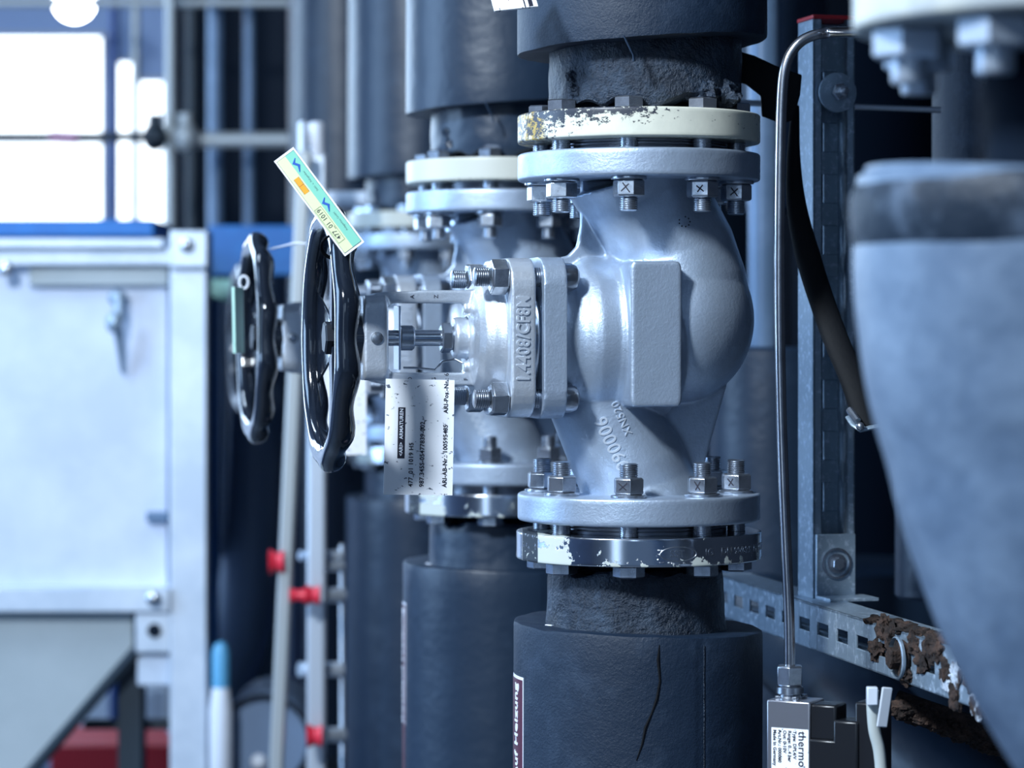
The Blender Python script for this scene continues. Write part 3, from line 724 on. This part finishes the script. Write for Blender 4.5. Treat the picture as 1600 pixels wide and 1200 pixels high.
# sloping-away rail
RA = Vector((.213, 2.92, ZC-.2505)); RB = Vector((.388, 2.06, ZC-.2505))
rdir = (RB-RA); RL = rdir.length; rdir.normalize()
M = Matrix.Identity(4); side = Vector((0, 0, 1)).cross(rdir).normalized()   # side points right/away
face = side if side.y < 0 or side.x < 0 else -side
if face.x > 0: face = -face
upv = Vector((0, 0, 1))
# channel frame: z along rail, +y (slotted back) towards the camera side, x vertical
xa = face.cross(rdir).normalized()
for i in range(3): M[i][0] = xa[i]; M[i][1] = face[i]; M[i][2] = rdir[i]; M[i][3] = (RA-Vector((0, 0, .0205))-face*.0205)[i]
rail = tag(bpy.data.objects.new('strut_rail', None), 'horizontal slotted galvanised rail, rusted through at its near right end', 'rail'); COL.objects.link(rail); rail.matrix_world = M
channel(RL, None, '', None, pitch=.056, sl=.0165, sw=.0058, s0=.012).build('channel', 'galvanized', rail, smooth=False, bevel=.0006, seg=1)
def blob(g, c, r, seed, amp=.35, seg=26, rings=18, fr=60):
    def fn(i, a, p):
        v = Vector(p); n1 = noise.noise(v*1.8+Vector((seed, 0, 0)))+.5*noise.noise(v*5+Vector((0, seed, 0)))
        return tuple(v*(1+amp*n1))
    prof = [(max(sin(pi*i/rings), 1e-3), -cos(pi*i/rings)) for i in range(rings+1)]
    return g.lathe(prof, seg, T(*c) @ Matrix.Diagonal((*r, 1)), fn)
g = G()
for i in range(13):
    t = RL*(.60+.022*i); blob(g, (random.choice((-1, 1))*.0205*random.uniform(.6, 1) if i % 3 else .0, .0195, t), (.010, .0055, .013), i, .6)
for i in range(10):
    t = RL*(.58+.03*i); blob(g, (.0215 if xa.z > 0 else -.0215, .013-.004*(i % 3), t), (.005, .010, .015), i+40, .6)
g.build('rust_scale', 'rust', rail)
g = G()
for i in range(9):
    t = RL*(.80+.025*i); blob(g, (.0205*random.uniform(-1, 1), .0195, t), (.011, .0035, .014), i+80, .5)
g.build('pale_crust', 'rust_crust', rail)
Mr = T(0, .0205, RL*.685) @ Matrix.Rotation(-pi/2, 4, 'X')
G().lathe([(.014, 0), (.0155, .002), (.0155, .006), (.012, .007)], 28, Mr).hexa(.0095, .006, .015, .2, Mr).build('rusty_bolt', 'rust', rail)
G().lathe([(.0172, .005), (.0184, .006), (.0184, .008), (.0172, .009)], 28, Mr, closed=True).build('loose_ring', 'galvanized', rail)
# rusty lower rail behind
g = G()
for i in range(14):
    p = P(1410+13*i, 1108+5*i, 2.42); blob(g, p, (.012, .012, .008), i+120, .5)
o = g.tube([P(1400, 1095, 2.44), P(1620, 1170, 2.40)], .010, 12).build('rusty_flat_bar', 'rust')
tag(o, 'crumbling rusty flat bar beneath the slotted rail', 'bar')
# thin rod, black strap, flap
tag(G().tube([P(1145, 160, 2.78), P(1330, 167, 2.78), P(1470, 172, 2.78)], .0032, 12).build('threaded_rod', 'stud_steel'), 'thin horizontal steel rod behind the strut post washer', 'rod')
g = G().tube(smooth_path([P(1262, 150, 2.60), P(1247, 200, 2.58), P(1240, 290, 2.57), P(1250, 370, 2.56), P(1280, 470, 2.54), P(1315, 560, 2.50), P(1350, 655, 2.47), P(1375, 720, 2.46)]), [.006]*8+[.012]*50, 14, flat=.35) if False else None
pp = smooth_path([P(1243, 165, 2.60), P(1240, 250, 2.59), P(1246, 330, 2.58), P(1268, 420, 2.57), P(1302, 520, 2.55), P(1335, 600, 2.52), P(1356, 668, 2.50)])
rr = [.0035+min(1, i/22)*.0085 for i in range(len(pp))]
tag(G().tube(pp, rr, 18, flat=.45).build('rubber_hose', 'black_rubber'), 'black rubber hose slanting down in front of the strut post', 'hose')
hc = thing('pipe_clamp', 'bright zinc clamp at the lower end of the black hose', 'clamp', P(1350, 664, 2.5))
child_at(G().tube([P(1326, 652, 2.50), P(1334, 664, 2.49), P(1345, 672, 2.485), P(1362, 668, 2.485), P(1385, 664, 2.49)], .0035, 12, flat=.6).build('clamp_band', 'galvanized'), hc)
child_at(G().tube([P(1327, 640, 2.495), P(1340, 658, 2.485)], .0035, 10).ellipsoid(P(1344, 666, 2.478), (.004, .004, .004), 16, 10).build('clamp_bolt', 'bolt_steel'), hc)
# black flap of loose foam
poly = [(1150, 80), (1178, 88), (1212, 104), (1252, 118), (1249, 150), (1238, 188), (1222, 194), (1190, 182), (1188, 150), (1165, 132), (1150, 128)]
pts = [P(a, b, 2.56) for a, b in poly]
o = G().prism([(p.x, p.z) for p in pts], 2.553, 2.560).build('foam_flap', 'black_rubber', bevel=.001)
tag(o, 'loose black foam flap sticking out right of the front riser', 'foam flap')

# ------------------------------------------------------------------ insulated pipes on the right, behind
def riser(name, label, px, D, r, y0, y1, m, cat='pipe', group=None, k=.01):
    c = P(px, HY, D); z0 = ZC+(HY-y1)/FPX*D if y1 is not None else 0; z1 = ZC+(HY-y0)/FPX*D if y0 is not None else 3.6
    z0 += .0; 
    def fn(i, a, p):
        q = 1+k*noise.noise(Vector((p[0]*8+px, p[1]*8, p[2]*5))); return (p[0]*q, p[1]*q, p[2])
    nn = max(4, int((z1-z0)/.05)); prof = [(r*.93, z0), (r, z0+.004)]+[(r, z0+(z1-z0)*j/nn) for j in range(1, nn)]+[(r, z1-.004), (r*.93, z1)]
    o = G().lathe(prof, 64, None, fn).build(name, m, loc=(c.x, c.y, 0))
    if label: tag(o, label, cat, group)
    return o
# a pair: thin blue pipe entering a thick jacket
o = riser('insulated_pipe', 'pale blue pipe behind the front valve entering a thick dark jacket', 1193, 3.55, .0200, None, 542, 'blue_pipe')
j = riser('insulation_jacket', None, 1205, 3.55, .080, 542, None, 'foam_smooth'); j.parent = o; j.location = (P(1205, 0, 3.55).x-o.location.x, 0, 0)
riser('insulated_pipe', 'dark riser at the top centre right, behind the black flap', 1215, 4.2, .075, None, 330, 'foam_smooth')
riser('insulated_pipe', 'dark blue foam riser right of the strut post, behind the near fitting', 1535, 2.85, .052, None, 600, 'foam')
riser('insulated_pipe', 'dark riser at the lower right behind the slotted rail', 1470, 2.95, .049, 600, 935, 'foam_smooth')
riser('insulated_pipe', 'dark broad pipe at the far right, between strut and near fitting', 1380, 4.6, .15, 40, None, 'foam_dark')  # added backdrop, keeps the background here almost black
riser('insulated_pipe', 'broad dark jacket low behind the slotted rail', 1330, 3.9, .17, 880, None, 'foam_smooth')
riser('insulated_pipe', 'dark riser left of the farthest valve, with a bright left edge', 537, 6.05, .121, None, None, 'foam_smooth')
riser('insulated_pipe', 'dark riser behind the second valve in the gap beside the front valve', 900, 5.2, .16, None, None, 'foam_dark')
riser('insulated_pipe', 'dark riser in the gap right of the front valve, far behind', 1105, 5.4, .13, None, None, 'foam_dark')  # added near-black backdrop so the far wall stays dark in this gap
riser('insulated_pipe', 'dark riser far behind, filling the gap between first and second riser', 720, 6.2, .14, None, None, 'foam_dark')
# sloping dark duct below the rail
tag(G().tube([P(1180, 960, 3.3), P(1420, 1180, 3.0), P(1600, 1330, 2.9)], .055, 40).build('insulated_pipe', 'foam_smooth'), 'slanting dark blue pipe below the slotted rail', 'pipe')

# ------------------------------------------------------------------ near blurred fitting at the right edge
ND = 1.56
nf = thing('insulated_fitting', 'large blurred grey-blue insulated pipe bend filling the right edge', 'pipe', P(1655, HY, ND))
def cen(px, py, r, D=ND): return P(px, py, D)
k_ = FPX/ND
rad = .114
cs = [(1655, 285), (1651, 340), (1650, 420), (1660, 520), (1682, 620), (1708, 720), (1742, 820), (1785, 920), (1850, 1030), (1930, 1120), (2040, 1200)]
pts = smooth_path([P(a, b, ND) for a, b in cs], 5)
g = G(); rr = []
for i, p in enumerate(pts): rr.append(rad*(.96 if i < 2 else 1)+.0015*noise.noise(p*25))
child_at(g.tube(pts, rr, 96).build('insulation', 'near_grey' if 'near_grey' in MATS else mat('near_grey', (.075, .118, .19), .45, 0, (.14, .20, .29), 14, .42, .7, bs2=14, bst2=.4, bd2=.01).name), nf)
g = G(); tp = [P(1655, 268, ND), P(1655, 282, ND), P(1653, 310, ND), P(1651, 350, ND), P(1650, 385, ND)]
def wob(i, a, p): 
    n1 = noise.noise(Vector((cos(a)*2, sin(a)*2, p[2]*40))); q = 1+.02*n1; return (p[0]*q, p[1]*q, p[2]+(.008*n1 if i > 4 else 0))
child_at(G().lathe([(.06, .010), (.100, .010), (.1125, .005), (.1165, -.002), (.1170, -.012), (.1165, -.026), (.1145, -.032), (.10, -.033)], 96, T(*P(1652, 300, ND)), wob).build('tape_band', 'tape_dark' if 'tape_dark' in MATS else mat('tape_dark', (.006, .014, .028), .55, 0, (.07, .10, .15), 30, .50, .72, spec=.25, bs2=30, bst2=.6, bd2=.006).name), nf)
child_at(G().lathe([(.045, 0), (.045, .105)], 48, T(*P(1665, 300, ND))).build('neck', 'foam_dark'), nf)
c = P(1665, 0, ND); zf = .1735
nfl = child_at(G().lathe(rprof(.05, .120, zf, zf+.034, .004), 96, T(c.x, ND, ZC), closed=True).build('pipe_flange', 'cream_near' if 'cream_near' in MATS else mat('cream_near', (.40, .42, .40), .45, 0, (.30, .33, .35), 20).name), nf)
for k in range(8):
    a = R(-35+45*k); x, y = .092*sin(a), -.092*cos(a)
    child_at(G().hexa(.0215, -.0175, 0, R(10), T(c.x+x, ND+y, ZC+zf-.0), .002).lathe([(.0095, -.031), (.0105, -.029), (.0105, -.015)], 24, T(c.x+x, ND+y, ZC+zf) ).build('flange_bolt', 'bolt_dull' if 'bolt_dull' in MATS else mat('bolt_dull', (.46, .52, .60), .4, .7).name), nf)
child_at(G().box(c.x-.052, c.x-.044, ND-.1245, ND-.09, ZC+zf+.006, ZC+zf+.03).build('paint_stripe', 'pink'), nf) if False else None
tag(G().tube([P(1590, 118, 1.75), P(1590, 152, 1.75)], .0075, 16).build('brass_fitting', 'brass'), 'small blurred brass fitting at the right edge under the near flange', 'fitting')

# ------------------------------------------------------------------ left background: sheet metal housing
HD = 4.7
def bx(px0, px1, py0, py1, D0, D1):        # box whose front face spans these pixels at D0
    a = P(px0, py0, D0); b = P(px1, py1, D0); return (a.x, b.x, D0, D1, b.z, a.z)
hs = thing('metal_housing', 'big pale sheet metal housing with bolted frame filling the left side', 'housing', P(100, 1200, HD))
child_at(G().box(*bx(-420, 262, 408, 925, HD+.03, HD+.9)).build('side_panel', 'panel_steel', bevel=.003), hs)
child_at(G().box(*bx(-420, 255, 372, 388, HD-.03, HD+.9)).box(*bx(-420, 322, 386, 415, HD-.01, HD+.05)).build('top_rail', 'galvanized_pale', bevel=.003), hs)
child_at(G().box(*bx(265, 324, 360, 418, HD-.02, HD+.06)).build('corner_plate', 'galvanized_pale', bevel=.003), hs)
a = P(265, 0, HD); b = P(323, 0, HD)
child_at(G().box(a.x, b.x, HD, HD+.07, 0, P(0, 415, HD).z).build('corner_post', 'galvanized_pale', bevel=.003), hs)
child_at(G().box(*bx(-420, 266, 918, 957, HD-.01, HD+.05)).build('bottom_rail', 'galvanized_pale', bevel=.003), hs)
child_at(G().box(*bx(45, 262, 416, 446, HD+.01, HD+.05)).build('upper_lip', 'hopper_steel', bevel=.002), hs)
child_at(G().box(*bx(212, 266, 957, 1020, HD, HD+.03)).build('gusset_plate', 'galvanized_pale', bevel=.002), hs)
child_at(G().lathe([(.012, 0), (.012, .004)], 24, T(*P(241, 985, HD)) @ AY).build('bolt_hole', 'dark_panel'), hs)
for q in ((292, 383), (10, 420), (240, 935)):
    child_at(G().lathe([(.012, 0), (.012, .006), (.006, .010)], 20, T(*P(q[0], q[1], HD-.02)) @ AY).build('bolt_head', 'bolt_steel'), hs)
child_at(G().box(*bx(228, 262, 800, 815, HD+.01, HD+.04)).build('hinge_lug', 'blue_pipe', bevel=.002), hs)
lt = child_at(G().ellipsoid(P(184, 465, HD+.01), (.017, .012, .013), 20, 12).tube([P(186, 470, HD), P(186, 500, HD-.01)], .010, 16).ellipsoid(P(178, 504, HD-.02), (.014, .010, .018), 20, 12)
              .tube([P(184, 512, HD), P(188, 545, HD+.01), P(192, 582, HD+.02)], [.009, .007, .004], 14).build('latch', 'galvanized'), hs)
hp = [P(x, y, HD) for x, y in ((-420, 957), (213, 957), (213, 1012), (30, 1225), (-420, 1330))]
child_at(G().prism([(p.x, p.z) for p in hp], HD+.03, HD+.30).build('hopper', 'hopper_steel', bevel=.003), hs)
child_at(G().tube([P(216, 958, HD+.02), P(215, 1014, HD+.02), P(28, 1230, HD+.02)], .010, 4).build('hopper_edge', 'dark_steel'), hs)
a = P(176, 0, HD); b = P(214, 0, HD)
child_at(G().box(a.x, b.x, HD+.06, HD+.12, 0, P(0, 1030, HD).z).build('leg', 'dark_steel', bevel=.002), hs)
child_at(G().box(*bx(214, 266, 1022, 1072, HD+.02, HD+.1)).build('foot_bracket', 'shell_white', bevel=.004), hs)
child_at(G().box(*bx(130, 266, 1128, 1140, HD+.12, HD+.16)).build('cross_bar', 'dark_steel'), hs)
tag(G().box(*bx(-420, 240, 343, 369, 5.2, 5.5)).build('blue_beam', 'blue_paint', bevel=.003), 'long blue beam lying on top of the metal housing', 'beam')
# support the beam: it sits on the housing's top
# red crate low behind the housing, on the floor plinth
rc = P(170, 1165, 5.1)
tag(G().box(P(78, 0, 5.8).x, P(290, 0, 5.8).x, 5.8, 6.1, 0, P(0, 1165, 5.8).z).build('red_bin', 'crate_red', bevel=.004), 'red bin standing low behind the housing legs', 'bin')
tag(G().box(P(120, 0, 7.0).x, P(290, 0, 7.0).x, 7.05, 7.15, 0, P(0, 1080, 7.0).z).build('white_drum', 'shell_white', bevel=.01), 'pale box behind the housing leg, above the red bin', 'box')

# ------------------------------------------------------------------ scaffold tubes in the back
SD = 6.6
dk = tag(G().box(P(268, 0, 7.2).x, P(560, 0, 7.2).x, 7.2, 7.5, 0, 3.4).build('dark_cabinet', 'dark_panel', bevel=.005), 'tall dark cabinet behind the scaffold tubes', 'cabinet')  # added dark sheet that fills the dark zone behind the tubes
def post(px, w_, D, m, label, y0=None, y1=None):
    p = P(px, HY, D); z0 = 0 if y1 is None else P(0, y1, D).z; z1 = 3.55 if y0 is None else P(0, y0, D).z
    return tag(G().lathe([(w_/2/FPX*D, z0), (w_/2/FPX*D, z1)], 28, T(p.x, p.y, 0)).build('scaffold_tube', m), label, 'scaffold tube', 'scaffold tubes at the back left')
post(336, 24, SD, 'blue_pipe', 'upright scaffold tube, brightest left one before the dark cabinet')
post(389, 18, SD, 'blue_pipe', 'upright scaffold tube in the middle of the dark cabinet')
post(266, 16, 6.4, 'ladder_grey', 'grey upright scaffold tube where the rails are clamped')
post(178, 15, 6.9, 'blue_dark', 'dark blue upright tube against the bright window')
post(212, 13, 6.9, 'ladder_grey', 'pale upright tube right of the dark blue one, against the window')
post(300, 22, 7.0, 'dark_steel', 'dim upright tube just left of the brightest scaffold tube')
def hbar(px0, px1, py, th, D, m, label): return tag(G().tube([P(px0, py, D), P(px1, py, D)], th/2/FPX*D, 24).build('scaffold_tube', m), label, 'scaffold tube', 'scaffold tubes at the back left')
hbar(272, 470, 219, 24, 6.4, 'ladder_grey', 'horizontal scaffold tube crossing the dark cabinet')
hbar(-100, 250, 214, 15, 6.3, 'dark_steel', 'dark horizontal scaffold tube crossing the bright window')
hbar(-60, 470, 4, 14, 6.5, 'ladder_grey', 'horizontal scaffold tube at the very top')
for px in (242, 290):
    o = G().tube([P(px, 178, 6.36), P(px, 232, 6.36)], .017, 14).ellipsoid(P(px, 214, 6.36), (.03, .03, .035), 18, 12).build('scaffold_clamp', 'ladder_grey' if px > 260 else 'dark_steel')
    tag(o, 'scaffold clamp %s the grey upright tube' % ('right of' if px > 260 else 'left of'), 'clamp')
tag(G().tube([P(78, 214, 6.28), P(122, 216, 6.28)], .0155, 16).build('marking_tape', 'pink'), 'pink tape wound on the dark horizontal scaffold tube', 'tape')
# ceiling lamp
lm = thing('ceiling_lamp', 'glaring round white lamp at the top left', 'lamp', P(115, -60, 7.6))
child_at(G().ellipsoid(P(116, 2, 7.6), (.056, .056, .056), 28, 18).build('bulb', 'lamp_glow'), lm)
child_at(G().lathe([(.10, 0), (.05, .06), (.012, .08), (.012, 3.6-P(0, -20, 7.6).z)], 28, T(*P(116, -20, 7.6))).build('lamp_housing', 'shell_white'), lm)

# ------------------------------------------------------------------ blue rack, ladder, bench
rk = thing('blue_rack', 'blue steel rack frame behind the housing post, carrying a green tray', 'rack', P(390, 1200, 5.3))
child_at(G().box(*bx(326, 462, 352, 430, 5.25, 5.32)).build('beam', 'blue_paint', bevel=.003), rk)
child_at(G().box(P(322, 0, 5.25).x, P(336, 0, 5.25).x, 5.25, 5.32, 0, P(0, 430, 5.25).z).build('upright', 'blue_paint'), rk)
child_at(G().box(P(462, 0, 5.7).x, P(470, 0, 5.7).x, 5.64, 5.7, 0, P(0, 352, 5.7).z).build('upright', 'blue_dark'), rk)
o = G().prism([(P(x, y, 5.1).x, P(x, y, 5.1).z) for x, y in ((318, 436), (380, 438), (380, 482), (350, 470), (318, 458))], 5.05, 5.22).build('green_tray', 'green_paint', bevel=.004); tag(o, 'sagging green tray under the blue rack beam', 'tray')
tag(G().tube([P(310, 485, 4.76), P(310, 485, 4.80)], .022, 24).build('pipe_end', 'dark_steel'), 'dark round pipe end beside the housing post', 'pipe')
tag(G().tube(smooth_path([P(398, 430, 5.6), P(402, 560, 5.6), P(400, 700, 5.6), P(392, 860, 5.6), P(375, 980, 5.6), P(340, 1080, 5.6), P(300, 1160, 5.6)]), .058, 36).build('flexible_duct', 'duct_blue' if 'duct_blue' in MATS else mat('duct_blue', (.17, .24, .36), .4).name), 'drooping blue-grey duct left of the ladder', 'duct')
LD = 4.15
ld = thing('step_ladder', 'aluminium folding ladder with red lock knobs, left of the risers', 'ladder', P(490, 1400, LD))
def lrail(x0, y0, x1, y1, w_, D, m):
    a = P(x0, y0, D); b = P(x1, y1, D); d = b-a; b2 = a+d*((a.z-.01)/(a.z-b.z)); h = w_/2/FPX*D
    vs = []
    for p in (a, b2):
        for sx, sy in ((-1, -1), (1, -1), (1, 1), (-1, 1)): vs.append(p+Vector((sx*h, sy*.012, 0)))
    return child_at(G().add(vs, [(0, 1, 2, 3), (7, 6, 5, 4)]+[(q, (q+1) % 4, 4+(q+1) % 4, 4+q) for q in range(4)]).build('rail', m, bevel=.004), ld)
lrail(496, 240, 494, 1200, 29, LD, 'ladder_alu'); lrail(476, 236, 432, 1200, 22, LD-.05, 'ladder_grey'); lrail(534, 850, 535, 1200, 7, LD+.05, 'ladder_alu')
child_at(G().tube([P(494, 194, LD), P(494, 246, LD)], .0125, 20).ellipsoid(P(494, 196, LD), (.0125, .0125, .006), 20, 10).build('rail_end', 'white_plastic'), ld)
child_at(G().tube([P(474, 194, LD), P(474, 240, LD-.03)], .008, 16).build('hinge_arm', 'ladder_alu'), ld)
for y in (868, 885, 930, 1046, 1148):
    child_at(G().tube([P(468 if y in (868, 1046) else 500, y, LD+.01), P(534, y, LD+.04)], (.0075 if y in (868, 885) else .0115), 18).build('rung', 'ladder_alu'), ld)
for (x0, x1, y, h) in ((421, 444, 878, 20), (453, 478, 930, 12), (478, 500, 930, 17), (480, 504, 1150, 19)):
    child_at(G().tube([P(x0, y, LD-.06), P((x0+x1)/2, y, LD-.06), P(x1, y, LD-.06)], [h/FPX*LD, h*.7/FPX*LD, h*.9/FPX*LD], 20).build('lock_knob', 'knob_red' if 'knob_red' in MATS else mat('knob_red', (.72, .03, .06), .4).name), ld)
# bench with drum and bottle
BZ = P(0, 1225, 4.8).z
tag(G().box(P(334, 0, 4.8).x, P(560, 0, 4.8).x, 4.64, 5.10, 0, BZ).build('work_bench', 'dark_steel', bevel=.003), 'low dark bench behind the ladder', 'bench')
dr = thing('motor_drum', 'round dark motor housing on the low bench behind the ladder', 'motor', P(410, 1225, 4.8))
c = P(412, 1158, 4.75); rd = c.z-BZ
child_at(G().lathe([(rd*.90, 0), (rd, .01), (rd, .25), (rd*.9, .26)], 48, T(c.x, c.y+.26, c.z) @ AY).build('shell', 'duct_blue'), dr)
child_at(G().lathe([(rd*1.0, .26), (rd*1.0, .275), (rd*.93, .275), (rd*.93, .26)], 48, T(c.x, c.y+.26, c.z) @ AY, closed=True).build('rim', 'black_rubber'), dr)
child_at(G().ellipsoid((c.x-.008, c.y-.005, c.z-.035), (.014, .012, .014), 16, 10).build('hub_cap', 'white_plastic'), dr)  # white blob standing in for a lit dot on the drum face
bt = thing('spray_bottle', 'white plastic bottle with light blue cap on the bench', 'bottle', (P(345, 0, 4.7).x, 4.7, BZ))
zt_ = P(0, 1003, 4.7).z-BZ
G().lathe([(.018, 0), (.020, .004), (.020, zt_*.55), (.0165, zt_*.66), (.015, zt_*.7)], 24).build('bottle_body', 'white_plastic', bt)
G().lathe([(.0150, zt_*.7), (.0152, zt_*.93), (.011, zt_*.98), (.004, zt_)], 24).build('cap', 'cap_blue' if 'cap_blue' in MATS else mat('cap_blue', (.12, .40, .65), .4).name, bt)
# white pipe stub behind the first wheel
tag(G().tube([P(500, 312, 4.3), P(572, 312, 4.3)], .0135, 24).build('pipe_stub', 'shell_white'), 'short white horizontal pipe end above the farthest valve', 'pipe')
